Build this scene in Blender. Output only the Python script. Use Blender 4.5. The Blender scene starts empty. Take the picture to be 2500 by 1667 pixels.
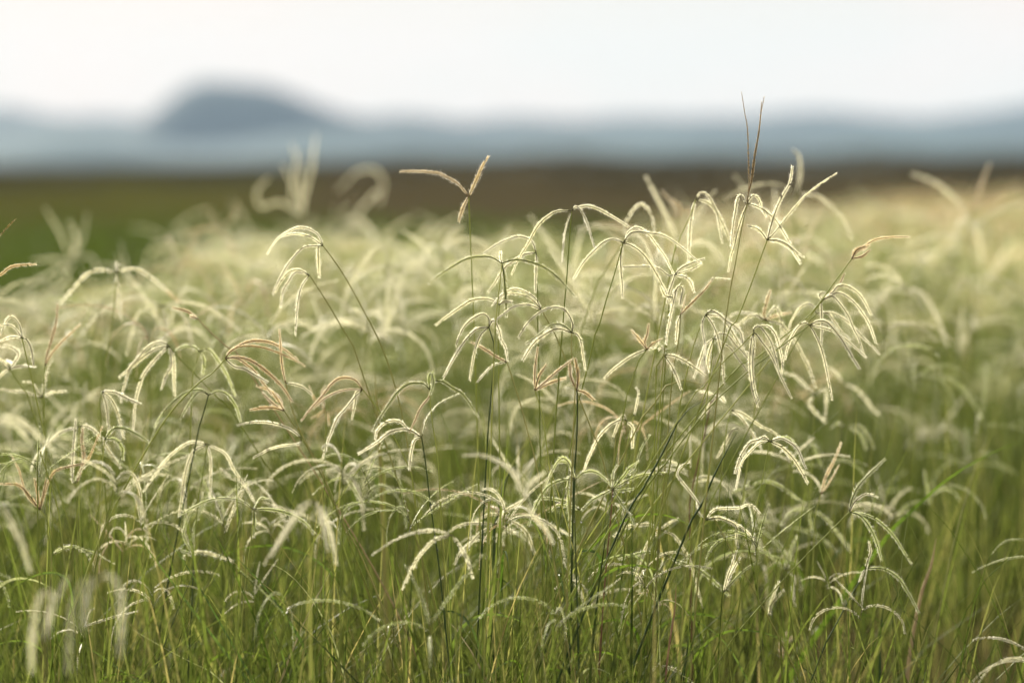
HAZE = 0.95e-4; SUN_E = 5.0; SUN_ANG = 0.7; EXPO = 1.62; VEIL = 0.975; CLOUDK = 2.88
CLOUD0 = (1.0,.955,.875); CLOUD1 = (1.12,.965,.875)
CROPS = dict(A=(0,450,2.766),B=(600,350,2.766),C=(1250,400,3.92),D=(1650,200,3.92),E=(1600,600,3.92),F=(850,700,2.94),
 G=(0,1000,2.351),H=(900,1100,2.766),I=(1700,1067,3.92),J=(1900,600,3.92),K=(1650,900,3.92),L=(1500,1267,3.92),
 M=(2000,1267,4.704),N=(0,700,3.92),O=(500,800,3.92),P=(1200,900,3.92),Q=(1220,700,4.704),R=(0,0,1.8816),
 S=(1250,0,1.8816),U=(2200,350,1.743))
# sheet | blur (behind +, in front -) | head tone | stem tone | label | stem points | racemes
HEADS = '''
C|0|w|g|broad umbrella shaped head high against the dark brown field|570,450 560,600 540,850 520,1150 505,1300 Q720,500 Q690,850 Q670,1200 Q640,1567|570,450 530,448 430,455 320,520 230,620 150,770 70,900 0,1050;570,450 530,560 500,700 480,930;570,450 590,425 625,412 680,480 730,600 790,800;570,450 620,420 720,405 820,430 950,500 1050,560 1110,600
C|8|w|g|soft cream head whose tallest spike makes a narrow loop beside the umbrella head|1085,720 1000,850 860,1080 780,1250|1085,720 1075,600 1120,500 1170,430 1230,390 1300,430 1345,520 1362,650;1085,720 1130,690 1200,690 1270,760 1330,900 1360,980 1375,1040
C|0|w|g|large sharp head of five long arching spikes just right of the umbrella head|1060,760 1010,950 960,1120 900,1310 830,1560 Q1090,560 Q1030,850 Q930,1230 Q860,1567|1060,760 1085,740 1110,660 1180,610 1250,630 1320,690 1400,800 1460,880 1500,960 1545,1050;1060,760 1100,700 1140,660 1230,650 1320,665 1430,680 1530,730 1650,820 1740,900 1800,945;1060,760 1035,740 960,722 880,750 800,820 720,900 660,980 595,1090;1060,760 1040,900 1045,1050 1055,1150 1055,1275;1060,760 1100,765 1160,790 1230,840 1300,920 1380,1050 1450,1180 1520,1330
C|2|w|g|tangled small head whose two tips point right below the large five spiked head|1560,1055 1520,1200 1500,1400|1560,1055 1620,1000 1720,950 1835,912;1560,1055 1650,1030 1740,1000 1810,960;1560,1055 1500,1070 1420,1010 1330,985 1250,980 1100,985 1000,990;1560,1055 1590,1070 1650,1080 1710,1130 1740,1220;1560,1060 1530,1150 1500,1240 1490,1330
C|4|w|g|slim head hanging like a narrow arch left of the tallest golden spikes|1755,345 1690,540 1600,720 1550,860 1530,960|1755,345 1790,290 1830,278 1880,310 1920,380 1970,500 2010,750;1755,345 1740,400 1710,550 1700,700 1690,940;1755,345 1850,360 1920,410 1980,500 2050,650 2110,800
D|0|w|y|tallest stem of all, with upright golden spikes crossing the skyline and drooping white ones below|685,1165 650,1300 600,1560 E780,100 E720,400 E690,600 E650,900|t 685,1165 692,1080 700,950 695,750 685,450 660,300 630,110;t 685,1165 692,1080 720,950 750,720 790,500 815,300 845,150;t 685,1165 692,1080 730,930 760,700 800,450 820,200;685,1165 665,1160 650,1110 620,1085 590,1130 570,1250 545,1400 530,1560;685,1165 700,1130 740,1090 790,1120 820,1200 860,1285;685,1165 760,1185 850,1230 920,1290 970,1340 1030,1440 1090,1540;685,1165 670,1200 640,1280 600,1400 560,1567 E725,100 E700,240
D|0|w|g|dark stemmed head with one spike reaching far right and one upright, beside the tallest stem|875,1515 E1050,0 E960,250 E860,520 E760,750 E650,960|875,1515 910,1380 970,1200 1030,1080 1080,990 1105,900 1115,820;875,1515 960,1420 1080,1270 1200,1130 1240,1090 1350,1000 1530,880;875,1515 820,1440 770,1400 690,1380;875,1515 970,1515 1060,1550 E1290,10 E1350,60 E1415,105;875,1515 990,1530 E1290,20 E1340,90 E1385,165
E|1|b|g|closed rusty brown head on a leaning stem at the right, tip pointing right|1880,125 1760,290 1640,450 1500,640 1250,850 960,1080 600,1380|1880,125 1930,60 S1660,1105 S1740,1090 S1820,1088;1880,125 1910,50 1990,30 2040,0;1880,125 1980,100 2050,45;1880,125 1930,40 2010,5
E|2|w|g|wide head cascading to the right just below the closed rusty brown head|1600,520 1530,600 1400,780 1200,960|1600,520 1700,440 1740,390 1810,380 1900,420 1980,500 2060,650;1600,520 1720,455 1800,465 1900,540 1980,640 2050,760 2110,930;1600,520 1690,480 1770,560 1840,660 1900,800 1950,900 2000,1060;b 1600,520 1680,460 1760,370 1810,270;1600,520 1570,480 1590,450 1620,450;1600,520 1587,560 1590,650 1595,800 1590,930
E|0|w|g|sharp head at the right whose longest spike hangs almost straight down, lowest of the cascade|1475,760 1340,860 1220,950 940,1160 K430,260 P2000,470 P1700,860 P1350,1370|1475,760 1430,735 1370,770 1320,840 1270,960 1245,1075;1475,760 1560,720 1640,730 1700,790 1780,890 1840,990 1900,1090 1950,1170;1475,760 1520,830 1580,960 1620,1100 1650,1250 1690,1465;1475,760 1560,775 1660,800 1740,840 1830,900 1930,990 2010,1060
E|4|w|g|slightly soft head in the middle of the right hand cascade with a hooked left spike|1540,650 1450,790 1310,990|1540,650 1520,590 1470,555 1400,580 1350,640 1300,720 1280,800;1540,650 1580,645 1650,650 1710,720 1780,820 1860,890;1540,650 1600,640 1690,640 1790,690 1880,760 1990,880 2080,960 2140,1035
E|0|w|g|tight head of five parallel spikes hanging steeply from one narrow bend, right of centre|940,830 800,980 640,1120 430,1390 280,1567|940,830 945,790 990,770 1050,830 1110,930 1150,1060 1180,1200;940,830 950,790 1000,768 1080,770 1150,850 1190,980 1215,1100 1210,1220;940,830 970,850 1020,920 1080,1000 1140,1110 1200,1250 1300,1450;940,830 920,900 905,1050 905,1180 930,1380 975,1530;940,830 945,950 930,1100 935,1250 960,1400 990,1480
E|6|w|g|soft head with a thick upright tan spike, behind the tight five|1050,715 1040,900 1000,1200|b 1050,715 1040,640 1070,520 1100,430;b 1050,715 1120,680 1200,660 1290,640;1050,715 980,665 900,680 820,740 780,780;1050,715 1000,690 930,650 800,640 720,670;1050,715 1180,740 1250,800 1330,900 1400,1030 1470,1170 1530,1350;1050,715 1110,620 1150,590 1190,650 1210,760 1220,930
E|1|w|g|loose zigzag head on a thick dark green stem left of the tight five spiked head|480,660 400,850 340,1050 250,1450 230,1560|480,660 530,625 600,650 680,720 760,770 820,840 840,970;480,660 600,670 650,700 720,800 800,930 880,1060;480,660 540,740 590,850 620,970 640,1050 650,1180 655,1310;480,660 450,740 460,850 480,960 470,1100
E|2|w|g|small head under the zigzag one, its spikes forking left and right|560,885 540,1100 500,1400|560,885 480,950 440,1060 410,1150 370,1260;560,885 620,840 700,865 760,940 830,1010 890,1085;560,885 640,930 720,980 790,1080 860,1170 890,1230;560,885 520,1000 500,1100 520,1200
Q|1|w|y|head with one long straight rusty spike slanting up to the right|2075,320 2060,600 2000,900 1960,1300|b 2075,320 2180,210 2350,40 E540,330;2075,320 2045,400 2035,500 2025,640;b 2075,320 2110,220 2135,110;E540,330 E560,312 E700,320
Q|0|w|g|hanging pale spikes beside the straight rusty spike|1990,120 1960,300 1900,700 1860,1100|1990,120 2000,60 2020,50 1960,330 1930,500 1910,650;1990,120 2050,0 2100,30 2070,200;1990,120 1900,100 1850,0
Q|1|b|g|small dark brown head splayed like a star over a green stem in the centre|1690,720 1640,760 1600,840 1540,1010 1490,1170 1420,1460|1690,720 1600,600 1520,510;1690,720 1665,640 1690,560 1710,440;1690,720 1760,650 1850,600;w 1690,720 1590,760 1480,820 1380,890 1290,960 1210,1040;w 1690,720 1770,700 1820,650
Q|0|w|g|thin head with a curled white knob, right of the dark brown star|1885,790 1810,850 1790,1300|1885,790 1890,730 1860,700 1835,715;1885,790 1980,790 2080,830 2200,900 2350,1010;1885,790 1950,870 2000,960 2040,1050 2080,1170
Q|0|w|y|head whose thick cream spike curls over in one big hook left of the star|828,530 820,700 850,950 870,1150 850,1567|828,530 838,430 790,320 720,250 620,235 500,270 400,340 310,430 220,570;d 828,530 780,480 720,440 640,430 560,460 480,530 400,590 310,645;828,530 700,485 600,500 500,560 420,620 350,700 270,835;828,530 880,540 930,620 950,750 980,940
F|1|w|y|head bowing left above the big hooked spike|1388,168 1420,230 1480,330 1560,520 1640,750 1760,1060 1850,1330|1388,168 1350,90 1280,40 1200,15 1130,40 1080,80 1040,130;1388,168 1330,100 1260,60 1150,50 1080,90;1388,168 1300,130 1200,140 1120,190 1050,250
F|1|w|g|single long feathery spike sloping down to the left beneath the thin spread head|1085,130 1075,300 1080,600|1085,130 1030,95 960,85 880,100 800,150 700,220 635,270;1085,130 1120,105 1170,110
F|0|w|d|claw shaped head with four hooked spikes and a dark kinked stem near the centre|1010,290 1050,430 1045,560 1020,850 995,1200|1010,290 1010,230 970,195 900,225 840,280 800,350 775,420;1010,290 930,300 880,340 830,400 760,510 685,650;1010,290 950,350 910,460 890,560 875,665;1010,290 1040,240 1080,300 1100,380 1130,440 1145,525
F|0|b|y|low pinkish head forking left under the claw shaped head|1140,540 1230,820 1290,1050 1380,1430|1140,540 1060,500 1000,460 950,430 890,400;w 1140,540 1050,560 980,620 930,680
B|0|w|g|thin head spread flat and wide with a short upright spike on top|1730,810 1710,1000 1690,1180 F1045,560|d 1730,810 1660,770 1580,765 1490,780 1400,830 1320,880 1240,945;d 1730,810 1820,785 1920,800 2020,840 2110,910 2220,1030;d 1730,810 1745,900 1755,1050 1760,1165;1730,810 1722,780 1720,735
B|2|w|g|hooked head just left of the umbrella head, bowing left|1962,740 1965,900 1970,1100|1962,740 1930,660 1850,630 1770,650 1700,680 1610,740;1962,740 1960,850 1955,1000;1962,740 1880,750 1800,800 1740,850 1690,930 1640,1000
B|3|b|g|lone tan head of three thick spikes on a tall stem near the centre|1505,360 1515,600 1530,960 1540,1200|1505,360 1440,280 1360,230 1280,200 1150,190 1050,190;1505,360 1560,240 1600,150 1635,95;1505,360 1470,430 1440,520
B|2|w|y|head bowing left like a crest on a long diagonal stem, upper left of centre|522,692 650,870 780,1100 880,1290 O1740,300 O1830,600 O1900,900 O2000,1560|522,692 490,620 430,580 360,568 280,600 210,650 150,740;522,692 430,630 330,610 250,630;522,692 400,700 330,760 270,840 220,930 185,1010;522,692 490,700 490,780 495,900
B|3|w|y|pale head hanging directly under the crest shaped one|430,890 540,1060 680,1300 780,1530|430,890 360,855 290,870 240,930 200,1000;430,890 340,870 290,930 250,1000 235,1100;430,890 380,960 350,1080 335,1290
B|18|w|g|large out of focus head with crossing arches between the crest and the flat wide head|950,830 940,1000 930,1300|950,830 960,760 920,710 870,720 820,780 760,870 700,960 660,1080 650,1200;950,830 850,850 790,890 740,930;950,830 1000,950 1040,1050 1070,1180;950,830 1060,815 1150,830 1250,890 1350,980 1430,1080
B|42|w|g|strongly blurred hooked head against the far dark field, left of the lone tan head|900,430 900,700|900,430 930,270 870,180 760,190 690,250 620,320;900,430 890,330 800,420 740,500 660,560
S|18|w|g|blurred head with one upright and two arching spikes behind the tallest stem|1310,890 1300,1000 1300,1200|1310,890 1325,800 1320,720 1295,690;1310,890 1230,850 1150,845 1060,870 980,910;1310,890 1400,900 1470,950 1530,1020 1560,1090
S|16|b|g|blurred pair of brownish blades left of the slim arch|760,1000 760,1300|760,1000 740,940 690,880;760,1000 770,950 745,920;760,1000 800,960 820,1010
N|5|w|g|bunched head of thick fluffy hanging spikes left of the golden brown head|1620,565 1720,690 1850,820 2050,1030 2280,1290|1620,565 1560,530 1480,540 1390,600 1310,700 1240,790 1180,980 1160,1100;1620,565 1500,590 1400,650 1290,740 1150,860;1620,565 1520,660 1440,750 1370,850 1320,1000 1290,1150 1275,1370;1620,565 1660,650 1665,800 1670,1040;1620,565 1640,740 1590,850 1550,970
N|1|w|g|crisp curled head at the left edge with a tight white hook|210,490 250,660 320,950 370,1180 430,1470 G220,200 G330,560 G370,880 G400,1050|210,490 200,400 160,320 110,290 60,330 10,450;210,490 150,400 80,365 0,370;210,490 110,480 0,520;w 210,490 260,510 300,600 315,700 325,760
N|5|b|g|pair of tall upright tan spikes forming a V near the left edge|430,760 420,900 425,1300|430,760 450,650 500,480 540,320 550,170;430,760 480,660 560,560 640,480 760,370
N|5|w|g|small star shaped head at the left edge below the curled one|90,790 200,950 290,1120|90,790 60,740 0,690;90,790 170,765 260,760 330,770;90,790 40,820 0,860;90,790 120,740 60,700;90,790 180,640 80,570 0,570
N|6|w|g|low head with a feathery fan under the V shaped tan spikes|400,1060 425,1300|400,1060 340,960 290,920 230,910;400,1060 250,1010 150,1000 20,980;400,1060 500,1010 620,1000;400,1060 440,860 500,690
N|13|w|y|biggest blurred head at the left, a fountain of long arching spikes|1540,185 1480,400 1430,700|1540,185 1400,120 1250,110 1100,160 980,240 880,340 800,440;1540,185 1350,240 1290,340 1250,500 1210,650;1540,185 1590,300 1610,450;1540,185 1700,230 1790,340 1830,500 1850,600;1540,185 1750,150 1900,170 2050,230 2200,340 2300,430;b 1750,170 1650,90 1560,0
N|3|b|b|small seedy brown tip on a diagonal stem in front of the blurred fountain|1890,305 2050,470 2200,600 2350,760|1890,305 1850,290 1820,280;1890,305 1800,240 1720,215 1660,200
R|9|w|g|head with one short stout upright spike over two blurred arches at the left|537,1250 530,1350 N1050,500 N980,950|537,1250 536,1220 535,1205;537,1250 450,1240 400,1260 350,1310 280,1390;537,1250 620,1235 700,1280 760,1330;537,1250 545,1350 555,1460
N|4|w|g|thin green drooping head near the lower left|975,1000 960,1200|975,1000 1050,1060 1110,1160 1150,1300 1185,1450;975,1000 1100,1010 1200,1060 1340,1120;975,1000 1020,1150 1040,1380
N|3|g|d|slender green arch on a thin dark stem below the bunched fluffy head|1995,1035 1950,1200 1880,1470|1995,1035 1940,990 1850,990 1750,1030 1650,1110 1560,1210 1480,1340;1995,1035 1920,1000 1850,1060 1790,1150 1730,1260;1995,1035 2080,1000 2160,1020 2250,1130 2300,1280
N|5|g|g|faint double arch right of the bunched fluffy head|1910,620 1860,800 1840,930|1910,620 2000,600 2080,700 2180,860 2250,1040;1910,620 1860,580 1770,570 1690,600;1910,620 1950,700 1940,830
O|0|b|g|golden brown head of beaded spikes arching right on a very long diagonal stem|195,297 100,410 0,490 N1900,920 N1650,1180 N1400,1560 G700,480 G560,780 G280,1540|195,297 250,220 340,180 450,175 560,190 680,230 800,280 880,320 950,360;195,297 250,220 400,140 520,125 640,145 720,185 790,230 880,300;195,297 280,280 400,300 500,350 590,420 680,500 760,590 830,700;195,297 300,290 400,350 480,420 550,520 600,580 640,640;w 195,297 280,370 370,390 480,450 600,520
O|0|b|y|single straight upright brown spike crossing the golden brown head|775,530 820,730 900,960 990,1150 1200,1567 G1960,640 G2100,900|775,530 745,400 730,250 715,30;w 775,530 850,540 940,570 1020,635
O|2|b|y|short rusty bunch pointing up left beneath the golden brown head|760,795 850,930 950,1040 1000,1160 1200,1560|760,795 690,680 620,600 500,560;760,795 650,720 560,630;760,795 720,680 640,600;760,795 680,770 560,765 440,785
O|1|w|g|pair of pale spikes sweeping left under the rusty bunch|925,1060 1000,1170 1100,1400 1180,1560|925,1060 850,990 750,940 600,905 450,905 320,930;925,1060 900,1110 800,1120 650,1150 560,1190 470,1240
O|1|b|g|beaded head bowing left with two long lower spikes hanging behind its node|1510,592 1640,750 1760,950 1850,1120 1960,1350 2000,1560|1510,592 1450,510 1380,480 1290,485 1210,540 1150,620 1100,680 1010,780 930,880;1510,592 1400,590 1300,605 1210,640 1140,680 1050,760;w 1510,592 1420,680 1350,770 1270,860 1220,980 1180,1080 1130,1240;w 1510,592 1450,620 1440,720 1410,870
O|7|b|y|soft pinkish cluster behind the left bowing beaded head|1150,780 1160,950 1140,1300|1150,780 1120,650 1150,560;1150,780 1080,840 1030,860;1150,780 1180,850 1190,920;1150,780 1060,700 1000,560
F|0|g|g|dark green headed arch with a small curled tip on top, left of the claw|585,740 600,950 640,1200 660,1500|d 585,740 550,700 500,690 430,700 360,750 300,830 240,920 180,1030;585,740 580,650 600,620 612,690 590,770;d 585,740 620,680 680,680 740,720 810,760 860,820 935,935;b 585,740 580,790 520,870 480,960 440,1040
F|0|d|d|black stemmed head, one dark spike curving up right and two white ones left|528,1080 560,1300 590,1567 H430,450 H500,1000|528,1080 560,960 610,880 680,820 800,765;w 528,1080 450,1030 370,1025 290,1050 200,1120 80,1195;w 528,1080 430,1020 380,970 320,960 260,980 210,1030 195,1090;w 528,1080 480,1100 455,1180 440,1300
F|0|b|g|small orange brown head of four short spikes fanned upward|1340,745 1380,870 1420,1100|1340,745 1340,600 1360,440;1340,745 1370,640 1420,560;1340,745 1450,650 1520,590 1600,530;1340,745 1450,690 1560,655
F|0|b|d|narrow golden head folded upward on the darkest thick stem in the centre|1642,742 1645,900 1640,1100 1620,1400 1615,1567|1642,742 1600,650 1590,540;1642,742 1650,640 1630,520;1642,742 1700,760 1760,810
F|3|w|g|short stubby upright spike with a knobbed white tip, right of centre|2050,930 2000,1150 1970,1400|2050,930 2070,850 2085,760 2070,730
P|2|w|y|soft drooping head with one long left spike, below the stubby knobbed one|1290,500 1200,620 1180,750 1165,1000|1290,500 1270,450 1230,480 1200,560 1170,640;1290,500 1260,480 1150,530 1060,610 1000,700 930,850 880,980;1290,500 1350,560 1350,650 1350,750
P|0|g|d|ragged crooked head low in the centre with a spike hanging straight down|800,1062 790,1300 800,1560|800,1062 745,910 690,855 640,880 590,960 530,1080 520,1110;800,1062 700,1060 600,1090 520,1150 460,1240 400,1360 355,1490;800,1062 750,1030 730,1130 740,1300 755,1560;800,1062 870,1000 960,980 1050,1020 1140,1110;745,910 700,890 650,890
P|0|g|r|ragged head on a reddish stem, spikes crossing to the right like an X|1160,1150 1150,1300 1130,1560 H1620,600 H1580,1100|1160,1150 1165,1000 1200,930;1160,1150 1300,1070 1420,1020 1560,1000 1710,990;1160,1150 1050,1210 960,1260 870,1350;1160,1150 1240,1280 1310,1370 1370,1490;1160,1150 1210,1165 1350,1150;1160,1150 1260,1030 1320,950 1400,890
P|1|g|g|twisted thin spike beside a forked dry one, right of the red stemmed head|1400,900 1390,1060 1370,1300|1400,900 1410,830 1450,730 1510,640;1400,900 1380,960 1330,1000
P|1|w|y|angular dry spike zigzagging down to the right|2005,1315 2080,1400 2200,1560|2005,1315 1920,1200 1840,1100 1780,1010 1810,940 1890,890
I|1|w|g|kinked woolly head at lower right of centre, its spikes bent like elbows|90,790 40,900 0,1200|90,790 160,700 240,680 400,675 470,650 530,650 600,720;90,790 200,770 300,800 380,850 385,960 395,1040;90,790 240,780 350,820 450,870 560,980;90,790 20,700 0,600
K|5|w|r|fuzzy soft head at the top of a dark red stem|395,270 340,290 320,400 270,650 200,950 130,1300 P1900,1567|395,270 340,330 290,400 240,470;395,270 330,240 210,210;395,270 430,270 470,320
K|1|w|g|even sided arch of ribbed spikes like an open umbrella low on the right|900,697 870,850 820,1100 770,1350 740,1560 L1280,350 L1190,850|900,697 850,655 790,680 720,700 660,770 610,860 570,990;900,697 820,700 760,740 690,810 630,900 600,1020 575,1140;900,697 990,665 1070,690 1150,750 1190,820 1220,900 1245,950;900,697 1000,740 1080,810 1140,880 1190,960 1260,1090;g 900,697 930,680 1050,660 1130,720 1200,850
K|4|w|g|soft pair of spikes sliding right just above the low ribbed umbrella|530,395 480,600 450,900|530,395 620,460 690,560 760,660 820,770;530,395 640,430 800,540 920,600 1010,660;600,570 540,590 480,700 400,840
I|0|g|g|solitary head at lower right on a long bare diagonal stem, one spike pointing up|1465,715 1300,880 1100,1080 900,1290 660,1560 L1150,1120 L1050,1290 L870,1567|d 1465,715 1490,600 1540,490 1620,390 1700,310 1800,215;w 1465,715 1510,630 1570,570 1640,545 1730,570;1465,715 1560,745 1640,830 1700,940 1740,1050 1770,1170;1465,715 1600,735 1720,785 1820,870 1900,960 1970,1070 2055,1200
M|1|g|d|small two part head below the solitary one, one spike arching right|530,570 460,720 370,870 260,1080 150,1290 20,1560|w 530,570 560,470 590,370 575,270;530,570 640,560 740,570 840,620 930,700 1000,810 1060,910 1135,1055;w 530,570 500,620 465,710
L|1|w|g|young upright head of three pale spikes just leaving its sheath|1045,700 1035,860 1020,1100 1000,1560|1045,700 1080,560 1120,450 1165,310;1045,700 1100,560 1150,460 1200,370;g 1045,700 1080,660 1150,580 1240,490 1355,415
L|4|w|g|wide soft arch low on the right of centre, drooping to the young upright head|440,100 400,300 350,700|440,100 560,150 640,250 720,400 770,540 800,680 850,840;440,100 350,190 290,300 230,450 200,570;440,100 330,50 220,60 100,80 0,160;440,100 520,40 600,0
L|3|g|g|long flat green arch ending beside the young upright head|500,347 480,600 450,900|500,347 380,315 250,325 50,380;500,347 600,400 750,450 900,550 1000,640 1090,725;500,347 460,450 400,590
L|7|g|g|blurred green head under the solitary one, spikes bending left|1650,490 1620,700 1600,1100|1650,490 1620,330 1550,220 1450,130 1350,60;1650,490 1550,400 1420,290 1320,260;w 1650,490 1720,560 1710,700 1730,820;1650,490 1690,300 1740,170
L|4|w|g|small pale forked bud low at the right|1480,930 1460,1100 1450,1300|1480,930 1500,820 1560,740 1620,680;1480,930 1500,800 1570,600
L|7|b|r|pinkish dry bud near the bottom right|1600,1350 1590,1450 1580,1560|1600,1350 1590,1250 1600,1150;1600,1350 1640,1200 1700,1130;1600,1350 1610,1200 1650,1080
L|3|w|g|bent head cut by the bottom edge right of centre|440,1400 440,1560|440,1400 420,1390 350,1470 300,1567;440,1400 560,1430 650,1480 740,1567
I|9|g|g|blurred tent shaped head left of the solitary head|1110,695 1080,900 1060,1200|1110,695 1180,730 1280,820 1380,950 1470,1080;1110,695 980,690 880,740 820,830;1110,695 1090,780 1105,880
I|13|g|g|very faint green arch under the tent shaped head|820,880 800,1100|820,880 950,870 1080,910 1200,970 1330,1080;820,880 780,820 560,800
I|5|b|g|closed tan bunch standing above the solitary head's left side|1190,550 1150,700 1130,900|1190,550 1240,380 1320,220 1385,60;1190,550 1280,420 1360,280
I|9|w|g|blurred flat head pointing right behind the solitary head|1430,700 1400,900|1430,700 1500,650 1600,640 1700,650 1880,680;1430,700 1620,640 1760,670 1860,740
I|7|g|g|soft green arch with a small upright spike, below the low ribbed umbrella|475,505 450,600 400,800|475,505 600,430 720,430 840,490 940,570 1030,620;475,505 380,510 330,560;475,505 490,460 510,420;475,505 450,580 440,660
G|4|w|g|four fingered soft head hanging like an open hand at the lower left|1190,197 1160,400 1130,600|1190,197 1100,185 1030,220 960,280 900,360 825,465;1190,197 1110,240 1070,340 1050,460 1030,600;1190,197 1210,300 1205,500;1190,197 1290,250 1340,340 1400,430 1460,530
G|1|g|g|sharp green head under the open hand shape, with a short spike hanging down|1455,572 1450,680 1420,900 1390,1200|1455,572 1400,530 1330,510 1240,510 1150,540 1030,605;1455,572 1540,570 1640,590 1740,640 1800,705;1455,572 1460,640 1455,720;1455,572 1490,510 1540,510
G|6|w|g|blurred pair of spikes sliding into the sharp green head|1390,410 1400,700|1390,410 1330,390 1270,340;1390,410 1480,430 1560,520 1600,580 1635,640;1390,410 1420,450 1450,500
G|-12|w|g|big blurred foreground head with a bundled droop at lower left of centre|1800,515 1790,800 1780,1200|1800,515 1720,560 1640,680 1580,780 1520,880;1800,515 1870,620 1910,760 1930,880;1800,515 1700,620 1620,740 1560,840;1800,515 1850,640 1880,800
G|3|b|g|pink and brown clump of short spikes at the left edge|230,575 280,650 290,780 300,1000|230,575 215,480 200,400;230,575 150,470 100,430 10,425;230,575 250,480 265,400;230,575 150,480 110,350 65,260;230,575 300,370 420,320 500,290 585,100
G|3|w|g|stout straight white spike standing beside a beaded brown one at the left|440,420 445,700 455,1000|440,420 415,400 420,250 435,60;b 440,420 480,290 470,180 475,110
G|5|w|g|soft two armed arch behind the stout straight white spike|455,98 450,400 460,700|455,98 350,130 270,200 200,280 180,350;455,98 500,95 560,140 620,230 690,330
G|3|g|g|little green arch right of the stout straight white spike|600,172 580,400 570,600|600,172 650,110 720,110 800,150 860,190;600,172 660,170 700,220 705,280
G|3|g|y|short green fronds bending right, low at the left|295,835 290,950 285,1200|295,835 360,790 430,790 500,830 530,880;295,835 400,785 480,800 560,830 650,880
G|3|g|d|pair of pale upright tufts on a dark stem under the open hand shape|1112,830 1100,1150 1080,1500|1112,830 1060,740 1060,680 1120,520;1112,830 1110,700 1140,600 1165,480;1112,830 1050,810 1040,800
G|5|w|g|thick short caterpillar like spike lying sideways, low at the left|1080,870 1090,1100|1080,870 1060,840 1150,815 1240,835 1330,865
G|-30|w|g|large veil like blurred head in the lower left foreground|560,960 540,1200|560,960 640,960 690,1060 700,1200 690,1400;560,960 480,990 420,1100 400,1300 390,1500;560,960 500,1050 480,1250
G|-26|w|b|tall pale smear of a foreground head in the bottom left corner|270,1020 260,1300|270,1020 220,1100 190,1250 180,1500;270,1020 300,1100 260,1300;270,1020 320,1080 380,970
G|-20|w|g|blurred foreground spike at the left edge hanging over the bottom left|0,560 20,900|0,560 60,640 120,760 170,920;0,560 -60,620 -80,800
N|-18|w|g|big creamy blurred fan cut by the left edge|-60,1300 -40,1560|-60,1300 60,1250 150,1260 280,1340 400,1460 500,1560;-60,1300 100,1300 200,1380 300,1500;-60,1300 50,1380 150,1560
H|-13|w|g|bright blurred foreground spike curling beside the ragged crooked head|1060,330 1080,700 1100,1200|1060,330 1070,260 1100,220 1180,150;1060,330 980,160 870,70 760,30 650,30;1060,330 1110,430 1200,540 1240,620
H|-6|w|g|soft foreground head spreading left, low in the centre|565,570 580,900 590,1300|565,570 460,540 350,545 230,580 130,630 30,700;565,570 450,600 350,700 300,780 230,930;565,570 600,620 660,720 700,850
H|4|w|d|flat topped head on a dark smooth stem low in the centre|855,500 850,700 840,900|855,500 780,490 680,490 600,510 550,540;855,500 930,520 990,550;855,500 760,550 680,630 620,690 580,760;855,500 890,440 820,430 730,470
H|4|w|g|three armed drooping head right of the flat topped one|945,470 950,800 960,1100|945,470 1010,500 1070,560 1120,690;945,470 1050,440 1130,450 1230,500 1360,570;945,470 915,415 1000,360 1050,330
H|2|g|g|two short nested arches pointing left under the ragged crooked head|1430,400 1430,700|1430,400 1350,350 1270,330 1180,320 1120,350;1430,400 1350,375 1280,370 1230,410
A|1|b|y|yellow thin tips entering from the left edge|-70,640 -90,900|t 0,350 50,290 100,240;-70,640 0,612 70,560 150,545 235,540;t -70,640 -50,450 0,350
R|34|w|g|blurred feathery fan sticking up at the far left over the green field|330,1200 330,1400|330,1200 280,1080 210,960;330,1200 380,1100 400,990;330,1200 240,1190 150,1200;330,1200 240,1250 130,1310;330,1200 300,1280 230,1360;330,1200 420,1180 460,1280;330,1200 350,1100 320,1020
R|36|w|b|blurred plume rising above the horizon beneath the rounded hill|1390,1000 1390,1200|1390,1000 1400,900 1430,780 1450,620;1390,1000 1380,800 1340,660;1390,1000 1290,930 1200,950 1180,880 1230,820;1390,1000 1370,900 1300,760;1390,1000 1340,900 1370,700
R|32|b|g|blurred tan spikes pointing up between the fan and the plume|1010,1060 1000,1300|1010,1060 980,1000 940,960;1010,1060 1070,1000 1090,930;1010,1060 940,1050 840,1080;1010,1060 1060,1120 1080,1200
U|26|b|g|blurred tan V of two stout spikes near the right edge against the horizon|305,290 300,500|305,290 340,180 375,90;305,290 420,220 490,195
J|20|w|g|large blurred fountain head right of the cascade|1225,420 1220,700 1200,1100|1225,420 1330,430 1430,520 1520,680 1580,830 1610,950;1225,420 1100,300 960,280 850,330;1225,420 1050,450 950,560 880,700;1225,420 1130,270 1000,200 850,180
J|13|g|g|blurred flat arch alone in the green right of the cascade|1500,1010 1520,1200|1500,1010 1350,960 1200,960 1060,1010 960,1120;1500,1010 1530,1060
K|11|w|g|blurred arch with a drooping end under the cascade|1330,250 1320,600|1330,250 1250,170 1150,80 1040,40;1330,250 1280,330 1340,420 1430,510;1330,250 1430,200 1440,300 1430,470
K|15|w|g|blurred diagonal spike sliding right, lower right of the cascade|1600,140 1560,500|1600,140 1700,180 1800,270 1870,370 1930,430;1600,140 1550,60 1480,0
K|14|g|g|blurred nodding head right of the low ribbed umbrella|1640,560 1600,900|1640,560 1720,540 1800,580 1860,680 1890,750;1640,560 1760,620 1820,760;1640,560 1560,520 1500,560
'''
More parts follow.
